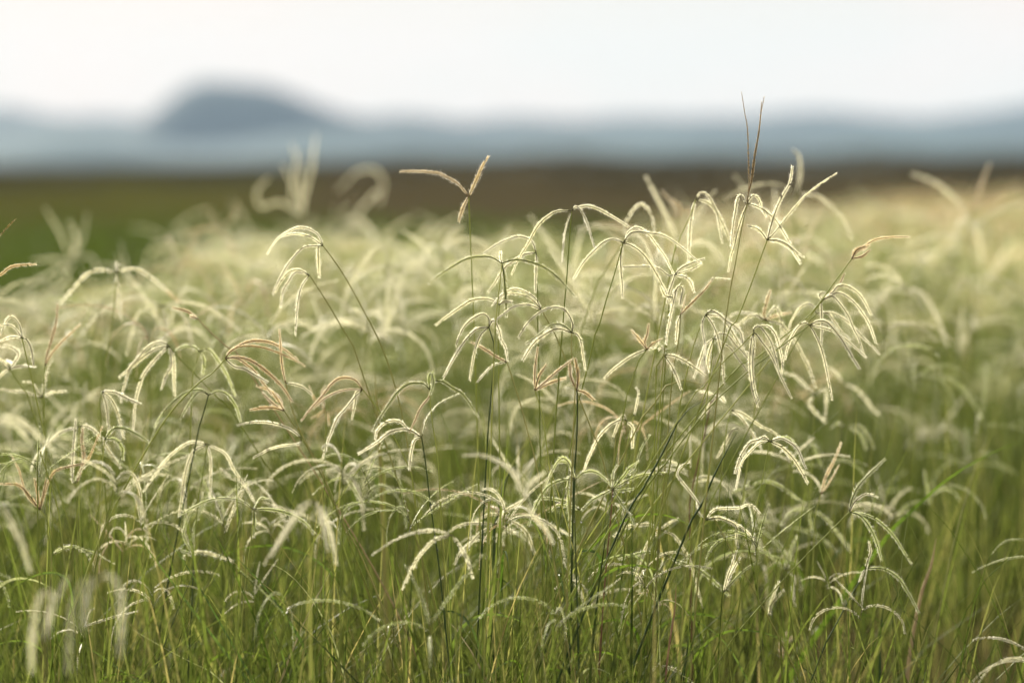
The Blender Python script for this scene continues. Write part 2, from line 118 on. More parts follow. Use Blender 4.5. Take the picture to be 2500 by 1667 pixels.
# long leaf blades: sheet|blur|tone|width mm|label|points from tip to base
BLADES = '''
G|0|g|3.2|long bright green leaf blade slanting down right, lower left|670,560 900,870 1100,1140 1300,1400 1450,1600
G|0|g|2.6|narrow green leaf blade parallel to the long bright one, just right of it|890,635 1080,910 1250,1200 1400,1460 1480,1620
G|0|g|3.0|leaf blade rising to the pale upright tufts at lower left|1150,560 1270,780 1380,1010 1480,1240 1560,1500
G|1|g|2.2|long thin blade slanting across the bottom left corner|50,1100 500,1360 760,1540 900,1640
G|0|g|3.6|broad lit leaf blade fanning from the dark tuft at lower left of centre|1280,770 1400,890 1530,1030 1650,1200 1750,1370 1800,1560
G|0|g|4.0|broad saturated green blade at the foot of the dark tuft|1500,1120 1560,1250 1620,1400 1660,1567
G|0|y|2.4|thin pale blade running from lower left to the bottom centre left|710,1230 950,1370 1100,1450 1280,1567
L|0|y|2.0|small pale shining curled blade low in the centre|0,520 80,488 200,510 360,565 400,640 420,800 430,1100
L|0|y|2.0|short pale shining curved blade at the bottom right of centre|490,1520 560,1480 640,1490 720,1530 800,1620
L|2|g|3.2|green leaf blade slanting right behind the young upright head|580,870 700,940 850,1010 1010,1130 1200,1400
U|7|g|5.0|long soft blade sweeping up to the right edge|523,1265 400,1310 210,1420 50,1560 -80,1700
L|5|g|7.0|bright broad blurred leaf low at the right|1720,1260 1660,1400 1600,1567
M|8|g|6.0|bright yellow green blurred leaf below the two part head|690,1200 690,1350 670,1560
G|0|y|1.8|pale arching blade curving down right of the big foreground head|1430,880 1560,885 1680,960 1790,1090 1880,1240 1940,1400
P|0|d|2.2|nearly black straight stalk leaning right across the centre right|2040,300 1830,440 1640,800 1420,1200 1230,1530
P|0|d|2.4|very dark thick stalk right of the red stem|2352,600 2150,980 2000,1320 1850,1600
P|1|y|1.8|pale yellow stalk slanting across behind the dark stalks|2170,30 2000,160 1740,100 1540,360 1350,650
H|6|d|3.2|smooth dark green pod like stalk low in the centre|1010,10 930,200 870,440 850,520 845,900
F|6|y|4|pale green soft broad stalk rising at left of centre|190,620 215,1000 240,1500
O|7|g|7|soft light green broad stalk left of centre|1660,860 1680,1200 1700,1567
M|6|b|4|blurred reddish dry stalk at the lower right|1340,220 1290,520 1190,800 1100,1200 1050,1500
L|0|r|2.2|reddish brown dry stalk low right of centre|590,620 580,850 540,1100 500,1400 490,1560
L|1|d|1.8|dark thin dry stalk beside the reddish one|725,900 710,1150 680,1380 660,1560
M|6|d|3.5|dark blurred curved leaf near the lower right|870,720 800,850 740,1000 710,1250 700,1560
'''
import bpy, math, random
import numpy as np
from mathutils import Vector, Matrix
random.seed(7); RNG = np.random.default_rng(7)
SC = bpy.context.scene; COL = SC.collection

# ------------------------------------------------------------------ camera
CAM_Z, FOCUS, LENS = 0.56, 1.9, 85.0
FPX = 2500 * LENS / 36.0
PITCH = math.atan((833.5 - 400.0) / FPX)
cd = bpy.data.cameras.new('camera'); cam = bpy.data.objects.new('camera', cd); COL.objects.link(cam)
cd.lens = LENS; cd.sensor_width = 36.0; cd.clip_start = 0.02; cd.clip_end = 20000
cam.location = (0, 0, CAM_Z); cam.rotation_euler = (math.pi / 2 - PITCH, 0, 0)
cd.dof.use_dof = True; cd.dof.focus_distance = FOCUS; cd.dof.aperture_fstop = 2.85
APX = 94.0
SC.camera = cam
CP, SP = math.cos(PITCH), math.sin(PITCH)
def at(x, y, d):
    u = (x - 1250) / FPX; v = (833.5 - y) / FPX
    return np.array([u * d, d * (CP + v * SP), CAM_Z + d * (v * CP - SP)])
def depth_of(b):  # blur in photo pixels to distance
    return FOCUS / (1 - b / APX) if b >= 0 else FOCUS / (1 - b / APX)
def srcxy(sheet, tok):
    if tok[0].isalpha(): sheet = tok[0]; tok = tok[1:]
    a, b = tok.split(','); x0, y0, s = CROPS[sheet]
    return x0 + float(a) / s, y0 + float(b) / s

# ------------------------------------------------------------------ materials
def new_mat(name):
    m = bpy.data.materials.new(name); m.use_nodes = True
    nt = m.node_tree; nt.nodes.clear()
    return m, nt, nt.nodes.new('ShaderNodeOutputMaterial')
def leafy(name, cols, trans=0.5, rough=0.5, scale=40.0, attr=None, spec=0.3, stretch=1.0, tint=None):
    """diffuse/translucent plant tissue; colour varies with noise and per object / per blade"""
    m, nt, out = new_mat(name); N = nt.nodes.new; L = nt.links.new
    ramp = N('ShaderNodeValToRGB')
    els = ramp.color_ramp.elements
    while len(els) < len(cols): els.new(0.5)
    for i, c in enumerate(cols):
        els[i].position = i / (len(cols) - 1); els[i].color = (*c, 1)
    tc = N('ShaderNodeTexCoord'); mp = N('ShaderNodeMapping'); mp.inputs['Scale'].default_value = (1, 1, stretch)
    L(tc.outputs['Object'], mp.inputs[0])
    no = N('ShaderNodeTexNoise'); no.inputs['Scale'].default_value = scale; no.inputs['Detail'].default_value = 3
    L(mp.outputs[0], no.inputs['Vector'])
    if attr:
        at_ = N('ShaderNodeAttribute'); at_.attribute_name = attr; src = at_.outputs['Fac']
    else:
        oi = N('ShaderNodeObjectInfo'); src = oi.outputs['Random']
    mx = N('ShaderNodeMath'); mx.operation = 'MULTIPLY'; mx.inputs[1].default_value = 0.7
    L(src, mx.inputs[0])
    ad = N('ShaderNodeMath'); ad.operation = 'MULTIPLY_ADD'; ad.inputs[1].default_value = 0.6
    L(no.outputs['Fac'], ad.inputs[0]); L(mx.outputs[0], ad.inputs[2])
    sb = N('ShaderNodeMath'); sb.operation = 'SUBTRACT'; sb.inputs[1].default_value = 0.15; sb.use_clamp = True
    L(ad.outputs[0], sb.inputs[0]); L(sb.outputs[0], ramp.inputs[0])
    p = N('ShaderNodeBsdfPrincipled'); p.inputs['Roughness'].default_value = rough
    p.inputs['Specular IOR Level'].default_value = spec
    L(ramp.outputs[0], p.inputs['Base Color'])
    tr = N('ShaderNodeBsdfTranslucent')
    if tint:
        mm = N('ShaderNodeMixRGB'); mm.blend_type = 'MULTIPLY'; mm.inputs[0].default_value = 1
        mm.inputs[2].default_value = (*tint, 1); L(ramp.outputs[0], mm.inputs[1]); L(mm.outputs[0], tr.inputs['Color'])
    else: L(ramp.outputs[0], tr.inputs['Color'])
    ms = N('ShaderNodeMixShader'); ms.inputs[0].default_value = trans
    L(p.outputs[0], ms.inputs[1]); L(tr.outputs[0], ms.inputs[2]); L(ms.outputs[0], out.inputs['Surface'])
    return m
M = {}
M['g'] = leafy('green_stem', [(.16,.20,.045), (.27,.31,.08), (.38,.40,.14)], .45, .6, spec=.15)
M['y'] = leafy('yellow_green_stem', [(.24,.25,.08), (.34,.33,.13)], .4, .6, spec=.15)
M['d'] = leafy('dark_green_stem', [(.025,.048,.015), (.045,.075,.022)], .1, .55, spec=.15)
M['r'] = leafy('reddish_stem', [(.10,.035,.022), (.30,.17,.11)], .15, .45)
M['b'] = leafy('straw_stem', [(.30,.22,.12), (.42,.33,.18)], .2, .5)
M['p'] = leafy('pale_blade', [(.50,.58,.42), (.66,.70,.56)], .4, .25, spec=.6)
M['rach_w'] = leafy('rachis_green', [(.055,.06,.02), (.11,.105,.04)], .1)
M['rach_b'] = leafy('rachis_brown', [(.09,.06,.025), (.18,.12,.055)], .1)
M['rach_d'] = leafy('rachis_dark_green', [(.07,.09,.025), (.13,.15,.05)], .2)
M['spike_w'] = leafy('cream_spikelet', [(.78,.77,.60), (.93,.92,.79)], .72, .6, 300)
M['spike_b'] = leafy('tan_spikelet', [(.62,.52,.32), (.86,.80,.61)], .58, .6, 120)
M['spike_g'] = leafy('green_spikelet', [(.56,.62,.32), (.74,.77,.50)], .6, .6, 300)
M['spike_t'] = leafy('golden_spikelet', [(.50,.38,.17), (.66,.55,.30)], .5, .6, 300)
M['spike_d'] = leafy('olive_spikelet', [(.42,.46,.22), (.62,.64,.38)], .5, .6, 300)
M['hair'] = leafy('silky_hair', [(.88,.86,.75), (.94,.92,.84)], .8, .5, 20)
M['hair_b'] = leafy('warm_silky_hair', [(.86,.80,.66), (.93,.89,.78)], .65, .5, 20)
M['turf'] = leafy('field_grass', [(.012,.024,.005), (.040,.062,.013), (.088,.117,.027), (.160,.182,.058), (.29,.25,.12)], .5, .5, 6, attr='tone', tint=(1,1,.7), spec=.08)
M['mass'] = leafy('seed_mass', [(.14,.20,.04), (.48,.52,.27), (.74,.71,.50), (.66,.52,.36)], .6, .6, 4, attr='tone')

# ------------------------------------------------------------------ mesh helpers
def mesh_np(name, V, F, mats, mi=None, tone=None, smooth=True):
    """F: (n,3) or (n,4) int array, or list of such arrays"""
    if isinstance(F, np.ndarray): F = [F]
    F = [f for f in F if len(f)]
    me = bpy.data.meshes.new(name)
    nl = sum(f.size for f in F); nf = sum(len(f) for f in F)
    me.vertices.add(len(V)); me.vertices.foreach_set('co', np.asarray(V, np.float32).ravel())
    me.loops.add(nl); me.loops.foreach_set('vertex_index', np.concatenate([f.ravel() for f in F]).astype(np.int32))
    me.polygons.add(nf)
    tot = np.concatenate([np.full(len(f), f.shape[1]) for f in F])
    st = np.concatenate([[0], np.cumsum(tot)[:-1]])
    me.polygons.foreach_set('loop_start', st.astype(np.int32))
    try: me.polygons.foreach_set('loop_total', tot.astype(np.int32))
    except Exception: pass
    for m in mats: me.materials.append(m)
    if mi is not None: me.polygons.foreach_set('material_index', np.asarray(mi, np.int32))
    me.polygons.foreach_set('use_smooth', np.full(nf, smooth))
    me.update(calc_edges=True)
    if tone is not None:
        a = me.attributes.new('tone', 'FLOAT', 'POINT'); a.data.foreach_set('value', np.asarray(tone, np.float32))
    return me
def link(name, me, parent=None):
    o = bpy.data.objects.new(name, me); COL.objects.link(o)
    if parent is not None: o.parent = parent
    return o
def spline(P, n):
    """Catmull-Rom through P resampled to n evenly spaced points"""
    P = np.asarray(P, float)
    if len(P) == 2: Q = P[0] + (P[1] - P[0]) * np.linspace(0, 1, 12)[:, None]
    else:
        A = np.vstack([2 * P[0] - P[1], P, 2 * P[-1] - P[-2]]); out = []
        for i in range(1, len(A) - 2):
            t = np.linspace(0, 1, 8, endpoint=False)[:, None]
            p0, p1, p2, p3 = A[i-1], A[i], A[i+1], A[i+2]
            out.append(.5 * ((2*p1) + (-p0+p2)*t + (2*p0-5*p1+4*p2-p3)*t*t + (-p0+3*p1-3*p2+p3)*t**3))
        Q = np.vstack(out + [P[-1:]])
    L = np.concatenate([[0], np.cumsum(np.linalg.norm(np.diff(Q, axis=0), axis=1))])
    s = np.linspace(0, L[-1], n)
    return np.stack([np.interp(s, L, Q[:, k]) for k in range(3)], 1), L[-1]
def frames(P):
    T = np.gradient(P, axis=0); T /= np.linalg.norm(T, axis=1)[:, None] + 1e-12
    return T
def tube(P, R, k=5):
    T = frames(P); up = np.array([.13, -1, .07])
    A = np.cross(T, up); A /= np.linalg.norm(A, axis=1)[:, None] + 1e-9; B = np.cross(T, A)
    th = np.linspace(0, 2*math.pi, k, endpoint=False)
    V = P[:, None] + R[:, None, None] * (np.cos(th)[None, :, None]*A[:, None] + np.sin(th)[None, :, None]*B[:, None])
    n = len(P); i = np.arange(n-1)[:, None]; j = np.arange(k)[None]
    F = np.stack([i*k+j, i*k+(j+1) % k, (i+1)*k+(j+1) % k, (i+1)*k+j], -1).reshape(-1, 4)
    return V.reshape(-1, 3), F
OCT = np.array([[0,0,0],[.3,1,0],[.3,0,1],[.3,-1,0],[.3,0,-1],[1,0,0],[.72,.62,0],[.72,0,.62],[.72,-.62,0],[.72,0,-.62]], float)
OCT_F = np.array([[0,2,1],[0,3,2],[0,4,3],[0,1,4],[5,6,7],[5,7,8],[5,8,9],[5,9,6]]); 
OCT_Q = np.array([[1,2,7,6],[2,3,8,7],[3,4,9,8],[4,1,6,9]])
def unit(v): return v / (np.linalg.norm(v, axis=-1, keepdims=True) + 1e-12)
def raceme_mesh(P, tone='w', scale=1.0, detail=1.0, rng=RNG):
    scale *= .92
    """one flower spike: thin rachis with two rows of overlapping bearded spikelets"""
    P, L = spline(P, max(14, int(10 + len(P)*3)))
    n = len(P); T = frames(P)
    thin = tone in 't'
    rr = .00036 * scale
    V, F = tube(P, np.linspace(rr*1.3, rr*.55, n), 4)
    Vs, Fq, Ft, mq, mt = [V], [F], [], [np.zeros(len(F))], []
    off = len(V)
    f = unit(np.array([rng.normal(0, .55), -1.0, rng.normal(0, .55)]))
    pitch = (.00125 if not thin else .0022) / detail
    m = max(6, int(L * .95 / pitch))
    s = np.linspace(.035, .995, m)
    s = np.concatenate([s, s + .5*pitch/L]); s = np.clip(s + rng.normal(0, .12*pitch/L, len(s)), .03, 1)
    side = np.concatenate([np.ones(m), -np.ones(m)])
    idx = s * (n-1)
    p = np.stack([np.interp(idx, np.arange(n), P[:, k]) for k in range(3)], 1)
    t = unit(np.stack([np.interp(idx, np.arange(n), T[:, k]) for k in range(3)], 1))
    sv = unit(np.cross(t, f)) * side[:, None]
    nv = np.cross(t, sv)
    taper = np.clip(.55 + .55*np.sin(np.clip(s, 0, 1)**.75 * math.pi*.98), .45, 1.1)
    gaps = rng.random(len(s)) > .04
    ang = np.radians(rng.normal(21 if not thin else 9, 4, len(s)))[:, None]
    lift = rng.normal(.12, .18, len(s))[:, None]
    ax = unit(t*np.cos(ang) + sv*np.sin(ang) + nv*lift*np.sin(ang))
    ln = (.0034 if not thin else .0034) * scale * taper * rng.uniform(.8, 1.2, len(s))
    wd = (.00050 if not thin else .00034) * scale * taper
    s1 = unit(np.cross(ax, nv)); s2 = np.cross(ax, s1)
    base = p + sv * rr * .6
    g = gaps
    base, ax, s1, s2, ln, wd, sv, nv, t = [a[g] for a in (base, ax, s1, s2, ln, wd, sv, nv, t)]
    q = len(base)
    V = base[:, None] + OCT[None, :, :1]*ax[:, None]*ln[:, None, None] + (OCT[None, :, 1:2]*s1[:, None] + OCT[None, :, 2:3]*s2[:, None]*.75)*wd[:, None, None]
    o = off + np.arange(q)[:, None, None]*10
    Vs.append(V.reshape(-1, 3)); Ft.append((OCT_F[None] + o).reshape(-1, 3)); mt.append(np.ones(q*8))
    Fq.append((OCT_Q[None] + o).reshape(-1, 4)); mq.append(np.ones(q*4))
    off += q*10
    # silky hairs and awns, thin slivers
    h = 4 if not thin else 1
    for _ in range(h):
        a = np.radians(rng.normal(40 if not thin else 20, 12, q))[:, None]
        d = unit(t*np.cos(a) + (sv + nv*rng.normal(0, .6, (q, 1)))*np.sin(a))
        l = (.0033 if not thin else .004) * scale * rng.uniform(.6, 1.25, (q, 1)) * (ln/.0031)[:, None].clip(.6, 1.2)/1.0
        w = unit(np.cross(d, f + rng.normal(0, .4, (q, 3)))) * .00009 * scale
        b = base + t*rng.uniform(0, .001, (q, 1))
        V = np.stack([b - w, b + w, b + d*l], 1)
        Vs.append(V.reshape(-1, 3)); Ft.append(off + np.arange(q*3).reshape(-1, 3)); mt.append(np.full(q, 2)); off += q*3
    V = np.vstack(Vs)
    hair = M['hair_b'] if tone in 'bt' else M['hair']
    mats = [M['rach_b'] if tone in 'bt' else M['rach_d'] if tone == 'd' else M['rach_w'], M['spike_' + tone], hair]
    return mesh_np('raceme', V, [np.vstack(Fq), np.vstack(Ft)], mats, np.concatenate(mq + mt), smooth=False)
def prop(o, label=None, cat=None, group=None, kind=None):
    if label: o['label'] = label
    if cat: o['category'] = cat
    if group: o['group'] = group
    if kind: o['kind'] = kind
def empty(name, loc):
    o = bpy.data.objects.new(name, None); COL.objects.link(o); o.location = loc
    o.empty_display_size = .02
    return o
def down_to_ground(pts, depth, spread=.03):
    """continue the stem along its last direction, straightening, to the ground"""
    pts = [np.asarray(p, float) for p in pts]
    while len(pts) > 2 and pts[-1][2] < .03: pts.pop()
    a = pts[-1]; d = pts[-1] - pts[-2] if len(pts) > 1 else np.array([0, 0, -1.])
    if d[2] > -1e-3: d = np.array([d[0]*.3, d[1], -.05])
    sl = np.clip(d[0] / -d[2], -1.1, 1.1)
    z = a[2]; base = np.array([a[0] + sl*z*.55, a[1] + random.uniform(-spread, spread), -.004])
    mid = np.array([a[0] + sl*z*.36, (a[1]*.55 + base[1]*.45), z*.48])
    return pts + [mid, base]
STEMS = []
def stem_mesh(pts, mat, r0=.00045, r1=.0008):
    P, L = spline(pts, max(20, int(len(pts)*5)))
    R = np.linspace(r0, r1, len(P))
    # a joint (node) or two on the culm
    for f in (.42, .78):
        R[int(f*len(P))] *= 1.5
    V, F = tube(P, R, 6)
    return mesh_np('stem', V, F, [mat])

def blade_geo(P, w, rs, fold=.35):
    n = len(P); T = frames(P)
    f = unit(np.array([rs.normal(0, .6), -1, rs.normal(0, .3)]))
    S = unit(np.cross(T, f)); Nn = np.cross(T, S)
    s = np.linspace(0, 1, n)
    W = w*.5*np.clip(1.15*(1-(1-s)**2.2), .03, 1)   # tip first
    V = np.stack([P - S*W[:, None], P + Nn*W[:, None]*fold, P + S*W[:, None]], 1).reshape(-1, 3)
    i = np.arange(n-1)[:, None]; j = np.arange(2)[None]
    F = np.stack([i*3+j, i*3+j+1, (i+1)*3+j+1, (i+1)*3+j], -1).reshape(-1, 4)
    return V, F
M['blade_g'] = leafy('fresh_leaf', [(.035,.07,.010), (.08,.13,.018), (.13,.19,.035)], .5, .35, 30, tint=(1,1,.7), spec=.5)
M['blade_y'] = leafy('pale_leaf', [(.22,.27,.10), (.34,.36,.16)], .45, .35)
# ------------------------------------------------------------------ traced flowering stalks
GROUP = 'flowering grass stalks in the meadow'
n_heads = 0
for line in HEADS.strip().splitlines():
    sh, b, tone, st, label, stem, racs = line.split('|')
    b = float(b); d = depth_of(b)
    rs = np.random.default_rng(abs(hash(label)) % 2**31 if False else sum(map(ord, label)))
    sp = [srcxy(sh, t) for t in stem.split()]
    dz = np.linspace(0, rs.normal(0, .012), len(sp))
    S3 = [at(x, y, d + k) for (x, y), k in zip(sp, dz)]
    S3 = down_to_ground(S3, d)
    base = S3[-1].copy(); base[2] = 0
    root = empty('flowering_grass_stalk', base)
    prop(root, label, 'grass stalk', GROUP)
    S3 = [p - base for p in S3]
    thick = 1.25 if 'thick' in label and st == 'd' or 'very long' in label else 1.0
    link('stem', stem_mesh(S3, M[st], .00043*thick, .00078*thick*1.15), root)
    STEMS.append((base, S3))
    if rs.random() < .55:      # a narrow leaf leaving its sheath part way up
        Q, LQ = spline(S3, 40); k0 = int(rs.uniform(20, 30)); a_ = rs.uniform(0, 6.28); q = Q[k0]; tq = unit(Q[k0-1]-Q[k0+1])
        dh = np.array([math.cos(a_), math.sin(a_)*.6, 0]); ll = rs.uniform(.07, .15)
        lp = [q + tq*ll*t*(1-.35*t) + dh*ll*.55*t*t*1.2 - np.array([0, 0, 1])*ll*.35*t**3 for t in np.linspace(0, 1, 8)]
        LP, _ = spline(lp[::-1], 16); V_, F_ = blade_geo(LP, rs.uniform(.0018, .003), rs)
        link('leaf', mesh_np('leaf', V_, F_, [M['blade_g'] if st in 'gd' else M['blade_y']]), root)
    for r in racs.split(';'):
        t = tone
        if r[0].isalpha() and r[1] == ' ': t = r[0]; r = r[2:]
        xy = [srcxy(sh, k) for k in r.split()]
        off = rs.normal(0, .016)
        if len(xy) < 3: off *= .4
        rl = np.concatenate([[0], np.cumsum([math.dist(xy[i], xy[i+1]) for i in range(len(xy)-1)])]); rl /= rl[-1]
        P = [at(x, y, d + off*k**1.3) - base for (x, y), k in zip(xy, rl)]
        sc = 1.0
        if t == 't': sc = .8
        if abs(b) > 2: sc = 1.0
        if 'thick' in label or 'stout' in label: sc = 1.1
        link('flower_spike', raceme_mesh(P, t, sc*rs.uniform(.92, 1.06), 1.0 if abs(b) < 6 else .7, rs), root)
    n_heads += 1

# ------------------------------------------------------------------ long blades and stalks
for line in BLADES.strip().splitlines():
    sh, b, tone, w, label, pts = line.split('|')
    d = depth_of(float(b)); w = float(w)/1000
    rs = np.random.default_rng(sum(map(ord, label)))
    xy = [srcxy(sh, k) for k in pts.split()]
    P = [at(x, y, d) for x, y in xy]; P = down_to_ground(P, d)
    base = P[-1].copy(); base[2] = 0
    P, _ = spline([p - base for p in P], 30)
    if 'stalk' in label:
        V, F = tube(P, np.interp(np.linspace(0, 1, len(P)), [0, .12, 1], [w*.06, w*.34, w*.55]), 6); mat = M[tone]
        me = mesh_np('dry_stalk', V, F, [mat])
        o = link('bare_stalk', me); cat = 'stalk'
    else:
        V, F = blade_geo(P, w, rs)
        me = mesh_np('leaf', V, F, [M.get('blade_'+tone, M[tone])])
        o = link('long_leaf', me); cat = 'leaf blade'
    o.location = base
    prop(o, label, cat, 'single leaf blades and bare stalks')

# ------------------------------------------------------------------ scattered stalks: prototypes, then copies
def proto(h, lean, nr, L, tone, rs):
    """returns stem points and raceme polylines of a free standing stalk, base at origin"""
    top = np.array([lean, 0, h])
    S = [top, np.array([lean*.62, .004, h*.72]), np.array([lean*.25, 0, h*.35]), np.array([0, 0, -.004])]
    racs = []
    a0 = rs.uniform(0, 6.28)
    for k in range(nr):
        a = a0 + k*6.283/nr + rs.normal(0, .35)
        l = L*rs.uniform(.75, 1.2)
        el = math.radians(rs.uniform(20, 80)); droop = rs.uniform(.5, 2.8) if rs.random() > .12 else .15
        dirh = np.array([math.cos(a), math.sin(a), 0]); p = top + np.array([0, 0, -.004*k]); P = [p.copy()]
        for i in range(7):
            e = el - droop*((i+.5)/7)**.8 * 1.0
            e = max(e, -1.45)
            p = p + (dirh*math.cos(e) + np.array([0, 0, 1])*math.sin(e))*l/7; P.append(p.copy())
        racs.append(P)
    return S, racs
rs = np.random.default_rng(21); PROTO = []
for i in range(12):
    tone = 'wwwbwwgwwwbw'[i]
    h = rs.uniform(.40, .53); S, R_ = proto(h, rs.normal(0, .05), int(rs.integers(4, 7)), rs.uniform(.065, .09), tone, rs)
    PROTO.append((S, R_, tone, h,
        stem_mesh(S, M['y' if tone == 'b' else 'g'], .0006, .0011),
        [raceme_mesh(P, tone, 1.02, .7, rs) for P in R_]))
def patch_max(xs):
    """how far back (m) the flowering patch reaches, by bearing given as photo x"""
    return float(np.interp(xs, [-600, 0, 420, 520, 900, 1000, 1550, 1750, 2050, 2500, 3200], [3.8, 3.9, 4.4, 5.4, 5.6, 5.2, 5.6, 8.5, 12, 17, 19]))
SLABEL = {
 'w': ['softly blurred cream seed head among those standing just behind the sharp ones', 'out of focus pale seed head in the cream haze of heads behind the sharp ones', 'strongly blurred cream seed head in the far part of the flowering patch', 'short cream seed head low among the leaf blades near the sharp stalks'],
 'b': ['softly blurred tan seed head among those standing just behind the sharp ones', 'out of focus tan seed head in the cream haze of heads behind the sharp ones', 'strongly blurred tan seed head in the far part of the flowering patch', 'short tan seed head low among the leaf blades near the sharp stalks'],
 'g': ['softly blurred greenish seed head among those standing just behind the sharp ones', 'out of focus greenish seed head in the haze of heads behind the sharp ones', 'strongly blurred greenish seed head in the far part of the flowering patch', 'short greenish seed head low among the leaf blades near the sharp stalks']}
def copy_head(i, loc, rz, sc, dist):
    S, R_, tone, h, sm, rms = PROTO[i]
    root = empty('flowering_grass_stalk', loc); root.rotation_euler = (0, 0, rz); root.scale = (sc,)*3
    z = 3 if dist < 2.12 else 0 if dist < 2.6 else 1 if dist < 3.4 else 2
    prop(root, SLABEL[tone][z], 'grass stalk', GROUP)
    link('stem', sm, root)
    for m_ in rms: link('flower_spike', m_, root)
N_IND = 298 - n_heads; placed = 0; tries = 0
rs = np.random.default_rng(5); TAKEN = []
while placed < N_IND and tries < 20000:
    tries += 1
    d = 2.3 + 3.0*rs.random()**1.1
    low = placed < 14
    if low: d = rs.uniform(1.96, 2.12)
    xs = rs.uniform(-60, 2560) if d > 2 else float(rs.choice([rs.uniform(0, 600), rs.uniform(1500, 2300)]))
    if d > patch_max(xs): continue
    if xs > 1950 and d < 2.6 and rs.random() < .8: continue
    x = (xs-1250)/FPX*d
    if any(math.hypot(x-a, d-b) < (.045 if low else .02) for a, b in TAKEN): continue
    i = int(rs.integers(0, 12)); h = PROTO[i][3]
    top = rs.normal(.445, .04) - .03*(xs < 500)
    # height of the top in the picture: keep the outline of the mass like the photo's
    ytop = 400 + (CAM_Z - top - .02)/d*FPX
    lim = np.interp(xs, [0, 350, 480, 900, 1000, 1500, 1700, 2500], [720, 660, 560, 520, 560, 540, 500, 470])
    if low:
        top = rs.uniform(.22, .40)
        if xs > 2250 or xs < 150: continue
    elif ytop < lim: top = CAM_Z - .022 - (lim-400)/FPX*d - rs.uniform(0, .05)
    elif rs.random() < .45: top -= rs.uniform(.03, .17)
    sc = top/h
    if d < 2: sc = .5
    sc = max(.5, min(1.15, sc))
    z = min(0, top - h*sc)
    copy_head(i, (x, d, z*.0), rs.uniform(0, 6.28), sc, d); placed += 1
    TAKEN.append((x, d))

# ------------------------------------------------------------------ the uncountable rest of the patch, one object
def low_head(S, racs):
    Vs, Fs, o = [], [], 0
    P, _ = spline(S, 5); V, F = tube(P, np.full(5, .0011), 3); Vs.append(V); Fs.append(F); o += len(V); ns = len(V)
    for r in racs:
        P, _ = spline(r, 7); V, F = tube(P, np.array([.0006, .0013, .0016, .0017, .0016, .0013, .0006]), 3)
        Vs.append(V); Fs.append(F+o); o += len(V)
    return np.vstack(Vs), np.vstack(Fs), ns
LOW = [low_head(p[0], p[1]) for p in PROTO]
Vs, Fs, Ts, off = [], [], [], 0
rs = np.random.default_rng(11)
N_MASS = 3100; k = 0
while k < N_MASS:
    d = 3.0*math.exp(rs.random()**.85*math.log(19/3.0))
    xs = rs.uniform(-500, 3000)
    if d > patch_max(xs)*rs.uniform(.93, 1.0): continue
    if xs > 1950 and d < 3 and rs.random() < .45: continue
    V, F, ns = LOW[int(rs.integers(0, 12))]
    h = V[:, 2].max(); top = rs.normal(.44, .045)
    lim = np.interp(xs, [0, 350, 480, 900, 1000, 1500, 1700, 2500], [680, 640, 550, 520, 535, 525, 480, 436])
    top = min(top, CAM_Z - (lim-400)/FPX*d - .016 - rs.uniform(0, .11)*(.6+.4*math.sin(xs*.011+d*2)))
    if rs.random() < .6: top -= rs.uniform(0, .22)
    sc = max(.5, top/h)
    a = rs.uniform(0, 6.28); c, s = math.cos(a), math.sin(a)
    W = V*sc; W = np.stack([W[:, 0]*c-W[:, 1]*s + (xs-1250)/FPX*d, W[:, 0]*s+W[:, 1]*c + d, W[:, 2]], 1)
    tn = np.full(len(V), rs.random()*.75); 
    if xs > 1500 and d > 4.5 and rs.random() < .5: tn[:] = .9 + .3*rs.random()
    tn[:ns] = 0.0
    Vs.append(W); Fs.append(F+off); Ts.append(tn); off += len(V); k += 1
me = mesh_np('seed_head_mass', np.vstack(Vs), np.vstack(Fs), [M['mass']], tone=np.concatenate(Ts))
o = link('distant_seed_heads', me); prop(o, 'hazy mass of blurred cream and tan seed heads filling the meadow behind the sharp stalks', 'seed heads', kind='stuff')

